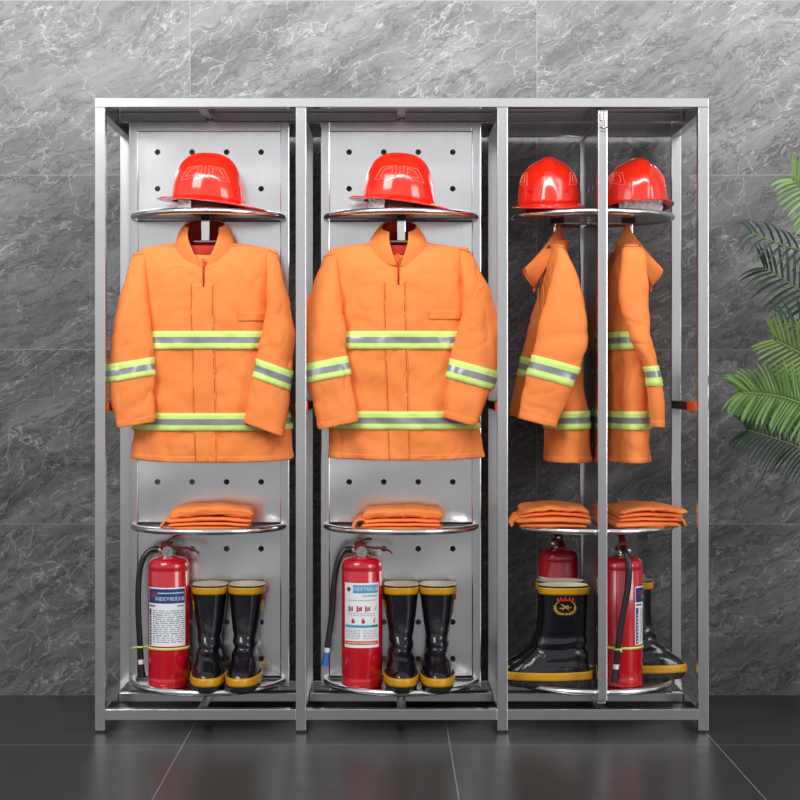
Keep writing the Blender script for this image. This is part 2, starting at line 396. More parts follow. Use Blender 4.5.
# ------------------------------------------------------------------ jackets
class Shape:
    """closed lofted cloth shape; keys are (cx,cy,z,hx,hy,dipF,tiltx,tilty)"""
    def __init__(s, keys, n=2.4, seed=0, amp=.004, vert=.004):
        s.k = keys; s.n = n; s.seed = seed; s.amp = amp*1.35; s.vert = vert
    def base(s, u, v):
        cx, cy, z, hx, hy, dip, tx, ty = catmull(s.k, v)
        th = 2*PI*u; p = 2/s.n
        dx = hx*spow(math.cos(th), p); dy = -hy*spow(math.sin(th), p)
        return Vector((cx+dx, cy+dy, z-dip*max(0, math.sin(th))**1.3+tx*dx+ty*dy))
    def P(s, u, v, off=0.0):
        p = s.base(u, v); e1 = s.base(u+.004, v)-s.base(u-.004, v); v_ = max(.03, min(len(s.k)-1.03, v)); e2 = s.base(u, v_+.03)-s.base(u, v_-.03)
        nn = e1.cross(e2)
        nn = nn.normalized() if nn.length > 1e-12 else Vector((0, -1, 0))
        ce = s.base(u, v); c0 = Vector(catmull(s.k, v)[:3])
        if nn.dot(ce-c0) < 0: nn = -nn
        q = Vector((p.x*1.0+s.seed*3.1, p.y, p.z))
        d = s.amp*noise.fractal(Vector((q.x*9, q.y*5, q.z*5.5)), .9, 2.1, 3)
        d += s.amp*.9*(abs(noise.noise(Vector((q.x*11+q.z*7, q.y*4, q.z*9-q.x*5)))*2)-.4)
        n2 = noise.noise(Vector((q.x*17-q.z*9+5, q.y*6, q.z*13+q.x*8))); d -= s.amp*1.3*math.exp(-(n2/.06)**2)*(.4+.6*noise.noise(Vector((q.x*6, 2, q.z*6))))
        fade = max(0, min(1, (1.30-p.z)/.45))
        d += s.vert*fade*math.sin(q.x*42+2.2*noise.noise(Vector((q.x*4, 0, q.z*2.5)))*3+s.seed)
        d *= max(.12, min(1, (1.455-p.z)/.09))
        return p+nn*(d+off)
    def vz(s, z):   # parameter where the centre height is z
        lo, hi = 0.0, len(s.k)-1.0; up = s.k[-1][2] > s.k[0][2]
        for _ in range(40):
            m_ = (lo+hi)/2
            if (catmull(s.k, m_)[2] < z) == up: lo = m_
            else: hi = m_
        return lo
def tape(sh, z0, z1, name, parent, off=.0058, us=(0, 1), nu=120):
    """lime / silver / lime tape wrapped round a lofted cloth shape"""
    va, vb = sh.vz(z0), sh.vz(z1)
    V, F = grid(lambda u, v: sh.P(u, v, off), us[0], us[1], nu, va, vb, 6, closed=(us == (0, 1)))
    n = len(F)//6
    o = link(name, V, F, [YEL, SILVER], parent, True, [1 if 2 <= j < 4 else 0 for j in range(6) for _ in range(n)])
    solidify(o, .0010, 1); return o
def sub_front(sh, x0, x1, z0, z1, off, name, m_, parent, nx=10, nz=40, thick=.0025, bend=None):
    """patch lying on the front of the body between x0..x1, z0..z1"""
    def u_of(x, v):
        cx, cy, z, hx, hy = catmull(sh.k, v)[:5]
        r = max(-.999, min(.999, (x-cx)/hx)); c = spow(r, sh.n/2)
        return math.acos(c)/(2*PI)
    va, vb = sh.vz(z0), sh.vz(z1)
    def f(a, v): 
        x = a+(bend(catmull(sh.k, v)[2]) if bend else 0)
        return sh.P(u_of(x, v), v, off)
    V, F = grid(f, x0, x1, nx, va, vb, nz)
    o = link(name, V, F, m_, parent, True); solidify(o, thick, -1); return o
def make_jacket(label, loc, rz, sp):
    t = thing('firefighter_jacket', label, 'jacket', loc, rz, 'orange jackets hanging in the rack')
    body = Shape([(k[0], k[1], k[2], k[3], k[4], k[5], k[6] if len(k) > 6 else 0, 0) for k in sp['body']], 2.3, sp['seed'], sp.get('amp', .0045), sp.get('vert', .004))
    n = len(sp['body'])-1
    V, F = grid(lambda u, v: body.P(u, v), 0, 1, 160, 0, n, n*13, closed=True); F = [f[::-1] for f in F]
    b = link('body', V, F, [ORANGE, LINING], t, True); solidify(b, .0015, -1, 1)
    for i, (z0, z1) in enumerate(sp['bands']): tape(body, z0, z1, 'reflective_tape', t)
    px0, px1, pz1 = sp['placket']; bend = sp.get('bend')
    zb = body.k[0][2]+.001
    sub_front(body, px0, px1, zb, pz1, .0026, 'front_placket', ORANGE, t, bend=bend)
    sub_front(body, px0+.002, px0+.004, zb+.002, pz1-.004, .0030, 'placket_stitching', STITCH_SHADE, t, 1, 60, .0004, bend)
    sub_front(body, px1-.0055, px1-.0035, zb+.002, pz1-.004, .0030, 'placket_stitching', STITCH_SHADE, t, 1, 60, .0004, bend)
    if sp.get('pocket'):
        a, b2, c_, d_ = sp['pocket']
        sub_front(body, a, b2, c_, d_, .0028, 'pocket_flap', ORANGE, t, 10, 6)
    # hem fold
    V, F = grid(lambda u, v: body.P(u, v, .0014), 0, 1, 160, body.vz(zb), body.vz(zb+.016), 3, closed=True)
    o = link('hem', V, F, ORANGE, t, True); solidify(o, .0006, 1)
    for q in sp['sleeves']:
        sl = Shape([(k[0], k[1], k[2], k[3], k[4], 0, q['tx'], q['ty']) for k in q['keys']], 2.3, sp['seed']+q['keys'][0][0]*7, .0042, .0)
        m_ = len(q['keys'])-1
        V, F = grid(lambda u, v: sl.P(u, v), 0, 1, 72, 0, m_, m_*12, closed=True)
        F.append(tuple(range(72))[::-1])
        so = link('sleeve', V, F, [ORANGE, LINING], t, True); solidify(so, .0015, -1, 1)
        tape(sl, q['band'][0], q['band'][1], 'reflective_tape', so, .0034, nu=72)
        zc = q['keys'][-1][2]
        V, F = grid(lambda u, v: sl.P(u, v, .0008), 0, 1, 72, .35, .42, 1, closed=True); o = link('armhole_seam_shade', V, F, STITCH_SHADE, so, True); solidify(o, .0004, -1)  # seam line, its dark tone paints the shade between sleeve and body
        V, F = grid(lambda u, v: sl.P(u, v, .0009), 0, 1, 72, sl.vz(zc+.02), m_, 3, closed=True)
        o = link('cuff', V, F, ORANGE, so, True); solidify(o, .0006, -1)
    # collar: open band round the neck
    c = sp['collar']   # base (cx,cy,hx,hy,zb,zf), top likewise, gaps in radians
    B, T, g0, g1 = c['base'], c['top'], c['gap0'], c['gap1']
    def col(a, v):
        gap = g0+(g1-g0)*v
        th = PI/2+gap+(2*PI-2*gap)*a            # starts right of front opening, runs round the back
        s_ = math.sin(th); co = math.cos(th)
        f = .5+.5*s_
        L_ = lambda q, ex: Vector((q[0]+q[2]*co, q[1]-q[3]*s_, q[4]+(q[5]-q[4])*f**ex))
        p = L_(B, 2.0).lerp(L_(T, c.get('ex', 1.3)), v)
        p += Vector((co, -s_, 0))*(.012*math.sin(PI*v)*c.get('bulge', 1)+.004*noise.noise(Vector((a*7+sp['seed'], v*2, 1)))+c.get('roll', 0)*max(0, f-.35)*v*v)
        return p
    V, F = grid(col, 0, 1, 60, 0, 1, 14)
    o = link('collar', V, F, [ORANGE, LINING], t, True); solidify(o, .004, 1, 1)
    bm = bmesh.new(); bm.from_mesh(o.data); bmesh.ops.recalc_face_normals(bm, faces=bm.faces)
    f0 = min(bm.faces, key=lambda f: -(f.calc_center_median().y-B[1]))
    if f0.normal.y < 0: bmesh.ops.reverse_faces(bm, faces=bm.faces)
    bm.to_mesh(o.data); bm.free()
    o.modifiers[0].offset = -1
    # zip pull at the throat
    zx, zy, zz = c['zip']
    MB().tube([(zx, zy, zz+.018), (zx, zy-.003, zz)], .0035, 8).box(zx-.006, zx+.006, zy-.005, zy+.001, zz+.014, zz+.024).build('zip_pull', ORANGEB, t)
    MB().tube([(zx, zy+.002, zz+.02), (zx+.001, zy-.008, pz1-.01)], .0025, 6).build('zip', LINING, t, smooth=True)
    return t
ZJ = lambda y: 1.047-(y-377)/332.0
def jx(px, c): return (px-c)/332.0
def front_sleeve(rows, c, yc, band, tx, hy=.026):
    ks = []
    for i, (y, a, b_) in enumerate(rows):
        ks.append((jx((a+b_)/2, c), yc[min(i, len(yc)-1)], ZJ(y), (b_-a)/2/332, hy if i > 1 else hy*(.3, .55)[i]))
    return dict(keys=ks, band=(ZJ(band[1]), ZJ(band[0])), tx=tx, ty=0)
c1 = 205.4
J1 = dict(seed=1.0,
    body=[(.024, -.120, ZJ(458), .247, .062, .012), (.020, -.120, ZJ(425), .237, .062, .004), (.006, -.122, ZJ(385), .220, .060, 0), (0, -.122, ZJ(340), .208, .060, 0),
          (0, -.122, ZJ(300), .208, .060, 0), (.002, -.122, ZJ(272), .209, .054, 0), (.002, -.120, ZJ(258), .208, .040, 0), (.002, -.118, ZJ(252), .206, .030, 0), (0, -.116, ZJ(247), .180, .026, 0),
          (-.0, -.116, ZJ(243), .100, .038, .012), (0, -.116, ZJ(240), .066, .042, .045)],
    bands=[(ZJ(349.5), ZJ(331.5)), (ZJ(429), ZJ(412))],
    placket=(jx(193, c1), jx(216, c1), ZJ(284)), pocket=(jx(240, c1), jx(272, c1), ZJ(321.5), ZJ(312.5)), bend=lambda z: .012*max(0, (1.25-z)/.45),
    sleeves=[front_sleeve([(252, 135, 143), (264, 130, 148), (300, 121, 149), (330, 116.5, 153), (366, 113, 156), (395, 115.5, 157.5), (424.5, 120, 158.5)], c1,
                          [-.125, -.145, -.165, -.18, -.188, -.193, -.197], (361, 379), .17),
             front_sleeve([(249, 270, 277.5), (262, 267, 281), (285, 268, 288), (307, 268, 293), (340, 263, 295), (370, 257.5, 294), (400, 251, 291), (429, 247, 285)], c1,
                          [-.125, -.145, -.16, -.17, -.18, -.187, -.193, -.197], (365, 384), -.36)],
    collar=dict(base=(-.003, -.118, .088, .052, ZJ(244), ZJ(269)), top=(-.002, -.112, .056, .050, ZJ(218), ZJ(230)), gap0=.05, gap1=.80, zip=(-.0, -.176, ZJ(268)), roll=.02))
c2 = 401.3
J2 = dict(seed=4.3,
    body=[(.016, -.120, ZJ(457), .235, .062, .008), (.014, -.120, ZJ(425), .228, .062, .003), (.006, -.122, ZJ(385), .216, .060, 0), (0, -.122, ZJ(340), .208, .060, 0),
          (0, -.122, ZJ(300), .207, .060, 0), (-.005, -.122, ZJ(272), .210, .054, 0), (-.010, -.120, ZJ(258), .212, .040, 0), (-.012, -.118, ZJ(252), .210, .030, 0), (-.010, -.116, ZJ(247), .186, .026, 0),
          (-.006, -.116, ZJ(243), .100, .038, .012), (-.006, -.116, ZJ(240), .066, .042, .045)],
    bands=[(ZJ(349.5), ZJ(331.5)), (ZJ(428), ZJ(410.5))],
    placket=(jx(384, c2), jx(406, c2), ZJ(282)), pocket=(jx(428, c2), jx(462, c2), ZJ(320), ZJ(311)), bend=lambda z: .014*max(0, (1.25-z)/.45),
    sleeves=[front_sleeve([(254, 325, 333), (264, 320, 338), (300, 307, 341), (330, 306, 345), (366, 306, 349), (395, 312, 354), (425, 319, 358.5)], c2,
                          [-.125, -.145, -.165, -.18, -.188, -.193, -.197], (360, 379), .20),
             front_sleeve([(247, 461, 468.5), (262, 460, 477), (290, 463, 489), (320, 461, 498), (345, 454, 498), (370, 448, 496), (395, 444, 487), (421, 441, 474)], c2,
                          [-.125, -.145, -.16, -.17, -.18, -.187, -.193, -.197], (365, 384), -.28)],
    collar=dict(base=(-.008, -.118, .088, .052, ZJ(244), ZJ(268)), top=(-.008, -.112, .052, .052, ZJ(219), ZJ(234)), gap0=.02, gap1=.52, zip=(-.010, -.176, ZJ(263)), roll=.012))
# turned bay: sleeves swing forward, their broad side to the side
def side_sleeve(rows, lx, sgn, band, ty, s=336.6, hx=.032, flip=1):
    ks = []
    for i, (y, a, b_) in enumerate(rows):
        ya = flip*((a-388)/s-.632); yb = flip*((b_-388)/s-.632)
        if flip > 0: c_ = (ya+yb)/2
        else: c_ = (ya+yb)/2
        x = lx[min(i, len(lx)-1)]
        ks.append((sgn*x, c_, 1.047-(y-377)/s, hx*(.4, .8, 1)[min(i, 2)], abs(yb-ya)/2))
    return dict(keys=ks, band=(1.047-(band[1]-377)/s, 1.047-(band[0]-377)/s), tx=0, ty=ty)
ZS3 = lambda y: 1.047-(y-377)/330.0
lrows = [(244, 559, 564), (256, 557, 571), (288, 549, 583), (330, 539, 589), (358, 532, 581), (378, 527, 572), (402, 522, 563), (423, 518, 555)]
J3 = dict(seed=7.7, vert=.003, 
    body=[(0, -.078, ZS3(462), .185, .068, .0, 0), (0, -.082, ZS3(425), .182, .064, 0, 0), (0, -.095, ZS3(380), .178, .060, 0), (0, -.100, ZS3(330), .176, .056, 0),
          (0, -.105, ZS3(300), .176, .050, 0), (0, -.108, ZS3(278), .176, .046, 0), (0, -.110, ZS3(262), .172, .036, 0), (0, -.110, ZS3(254), .150, .028, 0), (0, -.110, ZS3(247), .120, .028, 0),
          (0, -.112, ZS3(242), .085, .036, .012), (0, -.114, ZS3(239), .068, .044, .045)],
    bands=[(ZS3(350), ZS3(332)), (ZS3(429), ZS3(411))],
    placket=(-.035, .032, ZS3(284)), pocket=None,
    sleeves=[side_sleeve(lrows, [.145, .175, .195, .205, .207, .207, .207], 1, (361, 381), -.02, 336.6),
             side_sleeve(lrows, [.145, .175, .195, .205, .207, .207, .207], -1, (361, 381), -.02, 336.6)],
    collar=dict(base=(0, -.128, .066, .050, ZS3(246), ZS3(286)), top=(0, -.165, .044, .060, ZS3(219), ZS3(272)), ex=.75, gap0=.05, gap1=.75, zip=(.0, -.178, ZS3(290)), roll=.01, bulge=.3))
J3['sleeves'][0]['ty'] = J3['sleeves'][1]['ty'] = -.27
rrows = [(243, 627, 640), (256, 622, 648), (302, 619, 650), (330, 627, 651), (345, 633, 652), (362, 643, 655), (378, 648, 658), (405, 649, 663), (427, 651, 664)]
J4 = dict(seed=11.2, vert=.003, 
    body=[(0, -.108, ZS3(462), .185, .060, .0, 0), (0, -.108, ZS3(425), .182, .058, 0, 0), (0, -.106, ZS3(380), .178, .056, 0), (0, -.100, ZS3(330), .176, .056, 0),
          (0, -.100, ZS3(300), .176, .052, 0), (0, -.100, ZS3(278), .176, .046, 0), (0, -.100, ZS3(262), .172, .036, 0), (0, -.100, ZS3(254), .150, .028, 0), (0, -.100, ZS3(247), .120, .028, 0),
          (0, -.108, ZS3(242), .085, .036, .012), (0, -.112, ZS3(239), .068, .044, .045)],
    bands=[(ZS3(350), ZS3(332)), (ZS3(429), ZS3(411))],
    placket=(-.035, .032, ZS3(284)), pocket=None,
    sleeves=[side_sleeve(rrows, [.145, .175, .195, .205, .207, .207, .207], -1, (366, 386), -.0, 336.6, flip=-1),
             side_sleeve(rrows, [.145, .175, .195, .205, .207, .207, .207], 1, (366, 386), -.0, 336.6, flip=-1)],
    collar=dict(base=(0, -.128, .066, .050, ZS3(246), ZS3(286)), top=(0, -.165, .044, .060, ZS3(219), ZS3(274)), ex=.75, gap0=.05, gap1=.75, zip=(.0, -.178, ZS3(290)), roll=.01, bulge=.3))
for q in J4['sleeves']:
    q['keys'] = [(k[0], -abs(k[1]) if k[1] > 0 else k[1], *k[2:]) for k in q['keys']]
make_jacket('orange jacket facing forward in the leftmost bay, collar spread wide around the hook', (XU[0], .25, 0), 0, J1)
make_jacket('orange jacket facing forward in the middle bay, collar zipped closer', (XU[1], .25, 0), 0, J2)
make_jacket('orange jacket seen side-on between two front posts, its sleeve swung left', (XU[2], .25, 0), -PI/2, J3)
make_jacket('orange jacket seen side-on, partly behind the turned panel edge, facing right', (XU[2], .25, 0), PI/2, J4)

# ------------------------------------------------------------------ helmets (visor towards -x, long neck brim towards +x)
def dome(th, v):
    # v 0 = crown, 1 = lower edge of the shell, 1..2 = brim
    co, si = math.cos(th), math.sin(th)
    back = max(0, co); front = max(0, -co)
    a = min(v, 1)*PI/2
    rx, ry = .104, .093
    r = math.sin(a)**.74; z = .136*(math.cos(a)**.80)
    x, y = rx*r*co, ry*r*si
    if .72 < v: k_ = min(1, (v-.72)/.28)**2; x += .010*k_*back**2; z -= .004*k_*back**2
    # centre comb running from visor to neck
    yy = abs(y)
    if v <= 1: z += .010*math.exp(-(yy/.022)**4)*min(1, (z/.04))*(1 if v < .98 else 0)
    if v > 1:
        t = v-1
        ext = .012+.040*back**1.6*1.65+.034*front**2.0
        x += co*ext*t*1.0; y += si*ext*t
        z -= t*(.007+.013*back**1.5-.010*front)
    return Vector((x, y, z))
def make_helmet(label, loc, rz, tilt):
    t = thing('fire_helmet', label, 'helmet', loc, rz, 'red helmets on the top shelves')
    t.rotation_euler = (0, tilt, rz)
    V, F = grid(lambda u, v: dome(u*2*PI, v), 0, 1, 96, .02, 1, 34, closed=True)
    W = 96; k = len(V)
    V2, F2 = grid(lambda u, v: dome(u*2*PI, v), 0, 1, 96, 1, 2, 8, closed=True)
    V.append(dome(0, 0)); F += [(i, (i+1) % W, k)[::-1] for i in range(W)]
    o = link('shell', V, F, REDP, t, True); solidify(o, .003, 0)
    bm = bmesh.new(); bm.from_mesh(o.data); bmesh.ops.recalc_face_normals(bm, faces=bm.faces); bm.to_mesh(o.data); bm.free()
    o = link('brim', V2, F2, REDP, t, True); solidify(o, .004, 0)
    # embossed fan of blocks on each side, edge reflections painted as pale lines
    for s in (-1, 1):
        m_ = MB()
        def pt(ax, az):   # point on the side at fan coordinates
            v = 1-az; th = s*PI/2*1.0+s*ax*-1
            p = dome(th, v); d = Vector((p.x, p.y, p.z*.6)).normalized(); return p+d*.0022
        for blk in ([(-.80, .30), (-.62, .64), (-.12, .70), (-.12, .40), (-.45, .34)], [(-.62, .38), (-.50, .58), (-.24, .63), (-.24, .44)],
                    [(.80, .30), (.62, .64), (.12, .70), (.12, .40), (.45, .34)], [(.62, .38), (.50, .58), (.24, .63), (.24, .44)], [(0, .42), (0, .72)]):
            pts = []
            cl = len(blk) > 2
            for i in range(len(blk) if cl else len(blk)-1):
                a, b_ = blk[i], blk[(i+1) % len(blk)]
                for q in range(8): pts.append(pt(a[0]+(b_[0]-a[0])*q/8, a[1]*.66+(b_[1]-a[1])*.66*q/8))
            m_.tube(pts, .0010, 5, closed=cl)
        m_.build('embossed_edge_glint', EMBOSS_GLINT, t, smooth=True)
        q = pt(.98, .12); 
        MB().lathe([(.0001, .003), (.006, .002), (.008, 0)], 12, (q.x, q.y, q.z)).build('rivet', REDP, t, smooth=True)
    # head harness and crumpled wrapping showing below the rim
    V, F = grid(lambda u, v: Vector((.078*math.cos(u*2*PI), .070*math.sin(u*2*PI), .012-.046*v)), 0, 1, 40, 0, 1, 3, closed=True)
    o = link('head_band', V, F, HARNESS, t, True); solidify(o, .002, 0)
    rnd = random.Random(int(abs(loc[0])*100))
    sd = loc[0]*7
    def wrapP(u, v):
        th = PI-1.1+2.2*u; rr = .086+.007*noise.noise(Vector((u*22, v*4, sd)))
        return Vector((rr*math.cos(th), .92*rr*math.sin(th), .002-.034*v+.007*noise.noise(Vector((u*16, 1, sd)))))
    V, F = grid(wrapP, 0, 1, 90, 0, 1, 6)
    o = link('plastic_wrap', V, F, PLASTIC, t, False); solidify(o, .0008, 0)
    return t
zh = ZS[2]+.001+.039
make_helmet('red helmet on the top shelf of the leftmost bay, brim sloping right', (XU[0]+.003, .14, zh), 0, .045)
make_helmet('red helmet on the middle bay top shelf, wrapping hanging below its visor', (XU[1]-.010, .14, zh), 0, .065)
make_helmet('red helmet on the turned shelf between two front posts, darker and seen from behind', (.495, .24, zh), -PI/2-.10, .02)
make_helmet('red helmet on the turned shelf at far right, peak towards the viewer', (.767, .26, zh), PI/2+.25, .02)

# ------------------------------------------------------------------ folded trousers
def make_trousers(label, loc, rz, seed, wx, wy, lay=(.013, .013, .016, .034), shift=0):
    t = thing('folded_trousers', label, 'trousers', loc, rz, 'folded orange trousers on the middle shelves')
    rnd = random.Random(seed); m_ = MB(); z0 = .001; H = sum(lay)
    for i, h in enumerate(lay):
        top = i == len(lay)-1
        x0, x1 = -wx+rnd.uniform(-.006, .012)+shift*.010*i, wx+rnd.uniform(-.010, .004)+shift*.006*i
        y0, y1 = -wy+rnd.uniform(-.004, .006), wy
        nu, nx = 56, 60
        def P(u, v, z0=z0, h=h, x0=x0, x1=x1, y0=y0, y1=y1, i=i):
            th = 2*PI*u; x = x0+(x1-x0)*v
            e_ = min(v, 1-v)*2; cap = min(1, (e_/.10))**.45 if e_ < .10 else 1
            hh = h*.5*.92*cap; yy = (y0+y1)/2+(y1-y0)/2*(.97+.03*cap)*spow(math.cos(th), .35)
            zz = z0+h*.5+hh*spow(math.sin(th), .75)
            g = lambda a, b_, c_: noise.noise(Vector((a+seed*1.7, b_, c_)))
            lift = .0045*g(x*11, yy*5, .5+i*.13)+.003*g(x*26, yy*9, i*.4)
            cr = abs(g(x*17+yy*12, yy*15-x*6, i*2.1)); lift -= .0035*math.exp(-(cr/.10)**2)*(1 if top else .4)
            droop = .010*(2*v-1)**2*(z0+h)/H
            yy += .005*g(x*15, zz*70, i*3.3)
            return Vector((x+.006*g(yy*14, zz*50, i*1.9), yy, max(.0012, zz+lift*(z0/H*1.2+.1 if not top else 1)-droop)))
        V, F = grid(P, 0, 1, nu, 0, 1, nx, closed=True)
        F.append(tuple(range(nu))[::-1]); F.append(tuple(nx*nu+k for k in range(nu)))
        m_.add(V, F); z0 += h
    o = m_.build('trouser_fabric', ORANGE, t, smooth=True, autosm=False)
    s_ = -1 if shift <= .6 else 1
    V, F = grid(lambda u, v: Vector((s_*(wx+.014-.05*u+.005*noise.noise(Vector((v*9, u*7, seed)))), -wy*.9+1.8*wy*v, .006+.026*math.sin(u*PI)**.8+.008*noise.noise(Vector((u*11, v*14, seed))))), 0, 1, 20, 0, 1, 44)
    o = link('waistband', V, F, ORANGE, t, True); solidify(o, .005, 0)
    return t
make_trousers('folded orange trousers on the leftmost bay middle shelf', (XU[0]+.012, .125, ZS[1]+.002), .03, 3, .124, .085, (.012, .012, .015, .034), .4)
make_trousers('folded orange trousers on the middle bay shelf, loose crumpled end at left', (XU[1]-.005, .125, ZS[1]+.002), -.02, 8, .126, .085, (.010, .012, .014, .032), .5)
make_trousers('folded orange trousers on the turned shelf, left of the central panel edge', (.500, .215, ZS[1]+.002), -.04, 15, .112, .110, (.014, .020, .016, .018), .1)
make_trousers('folded orange trousers on the turned shelf overhanging its rim at the right', (.772, .215, ZS[1]+.002), .05, 22, .108, .110, (.022, .012, .016, .018), .9)

# ------------------------------------------------------------------ rubber boots (toe towards -y)
BK = [(0, -.160, .072, .040), (.010, -.170, .077, .044), (.030, -.173, .078, .0455), (.050, -.168, .077, .0445), (.066, -.152, .075, .0425), (.080, -.130, .073, .0395),
      (.096, -.108, .070, .0365), (.120, -.088, .068, .0340), (.160, -.075, .068, .0370), (.210, -.071, .070, .0445), (.265, -.072, .072, .0505), (.305, -.074, .074, .0540)]
def make_boot(label, loc, rz, side, sx=1.0, lean=0):
    t = thing('rubber_boot', label, 'boot', loc, rz, 'black rubber boots on the bottom shelves')
    n = len(BK)-1
    def raw(u, v):
        z, yf, yb, hx = catmull(BK, v); th = 2*PI*u; co, si = math.cos(th), math.sin(th)
        cy, hy = (yf+yb)/2, (yb-yf)/2
        x = hx*sx*spow(co, .82); y = cy-hy*spow(si, .82)
        if z < .06 and y > -.02: x *= .86+.14*max(0, 1-(y+.02)/.05) if y < .03 else .86
        return Vector((x+lean*(z/.3)**2, y, z))
    def P(u, v, off=0):
        p = raw(u, v); z, yf, yb, hx = catmull(BK, v); c_ = Vector((lean*(z/.3)**2, (yf+yb)/2, p.z)); d = p-c_; d.z = 0; d.normalize()
        wr = math.exp(-((p.z-.115)/.04)**2)*.0035*math.sin(p.z*150+3*noise.noise(Vector((p.x*30, p.y*20, side)))+p.x*30)
        wr += .002*noise.noise(Vector((p.x*20+side, p.y*12+loc[0]*5, p.z*9)))*min(1, p.z/.08)
        return p+d*(wr+off)
    def vz(z):
        lo, hi = 0, n
        for _ in range(30):
            m_ = (lo+hi)/2
            if catmull(BK, m_)[0] < z: lo = m_
            else: hi = m_
        return lo
    V, F = grid(P, 0, 1, 64, vz(.012), n, 96, closed=True); F = [f[::-1] for f in F]
    o = link('boot_upper', V, F, [RUBBER, CREAM], t, True); solidify(o, .0045, -1, 1, 1)
    V, F = grid(lambda u, v: P(u, v, .003+.0012*(int(u*72) % 2)), 0, 1, 144, 0, vz(.022), 4, closed=True)
    F.append(tuple(range(144))[::-1])
    link('sole', V, F, SOLE, t)
    V, F = grid(lambda u, v: P(u, v, .0045), 0, 1, 64, vz(.0222), vz(.046), 4, closed=True)
    o = link('sole_band', V, F, BYEL, t, True); solidify(o, .004, -1)
    V, F = grid(lambda u, v: P(u, v, .0022), 0, 1, 64, vz(.279), vz(.300), 4, closed=True)
    o = link('top_band', V, F, BYEL, t, True); solidify(o, .002, -1)
    # crest on the outer side
    u0 = 0 if side > 0 else .5
    def on(a, b_, off=.0014):   # a to the toe side, b up, metres round the crest centre
        return P(u0+(a/.40)*(1 if side > 0 else -1), vz(.243+b_), off)
    m_ = MB()
    rim = []
    for k in range(28):
        an = 2*PI*k/28; r = 1 if math.sin(an) > -.2 else 1.0
        rim.append(on(.0235*math.cos(an), .022*math.sin(an)-.004*abs(math.cos(an))))
    m_.tube(rim, .0014, 5, closed=True)
    for k in range(12):     # wreath leaves
        an = PI+PI*k/11; m_.tube([on(.019*math.cos(an), .018*math.sin(an)), on(.029*math.cos(an+.12), .027*math.sin(an+.12))], [.0019, .0005], 5)
    m_.tube([on(-.006, -.010), on(.0, .0), on(.007, .008)], .0017, 5); m_.tube([on(.006, -.010), on(-.001, .002), on(-.006, .004)], .0015, 5); m_.tube([on(-.012, -.002), on(.012, -.004)], .0014, 5)
    m_.build('crest', GOLD, t, smooth=True)
    m_ = MB()
    for q in (-.014, -.007, 0, .007, .014): m_.tube([on(q, .018), on(q*1.15, .032-.3*abs(q))], [.0046, .0016], 6)
    m_.tube([on(-.018, .019), on(0, .021), on(.018, .019)], .0026, 6)
    m_.build('crest_crown', PRED, t, smooth=True)
    return t
zb = ZS[0]+.0012
def unit_pt(i, lx, ly, flip=False):
    th = (0, 0, -PI/2)[i] if not flip else PI/2
    return (XU[i]+lx*math.cos(th)-ly*math.sin(th), .25+lx*math.sin(th)+ly*math.cos(th), zb)
make_boot('black rubber boot touching the lime-tied extinguisher in the leftmost bay', unit_pt(0, .010, -.095), .04, -1, 1.0, .002)
make_boot('black rubber boot at the right end of the leftmost bay bottom shelf', unit_pt(0, .120, -.095), -.03, 1, 1.0, .004)
make_boot('black rubber boot beside the blue-nozzle extinguisher in the middle bay', unit_pt(1, -.001, -.095), .02, -1, 1.0, 0)
make_boot('black rubber boot at the right end of the middle bay bottom shelf', unit_pt(1, .108, -.095), 0, 1, 1.0, .002)
make_boot('black rubber boot with red and gold crest, seen side-on pointing left', unit_pt(2, .120, -.102), -PI/2, 1, 1.0)
make_boot('black rubber boot standing behind the crested one, almost hidden', unit_pt(2, .010, -.100), -PI/2, -1, 1.0)
make_boot('black rubber boot with its toe showing right of the rightmost extinguisher', unit_pt(2, .012, -.112, True), PI/2, -1, 1.0)
make_boot('black rubber boot nearest the wall at the right, hidden behind its pair', unit_pt(2, .122, -.105, True), PI/2, 1, 1.0)

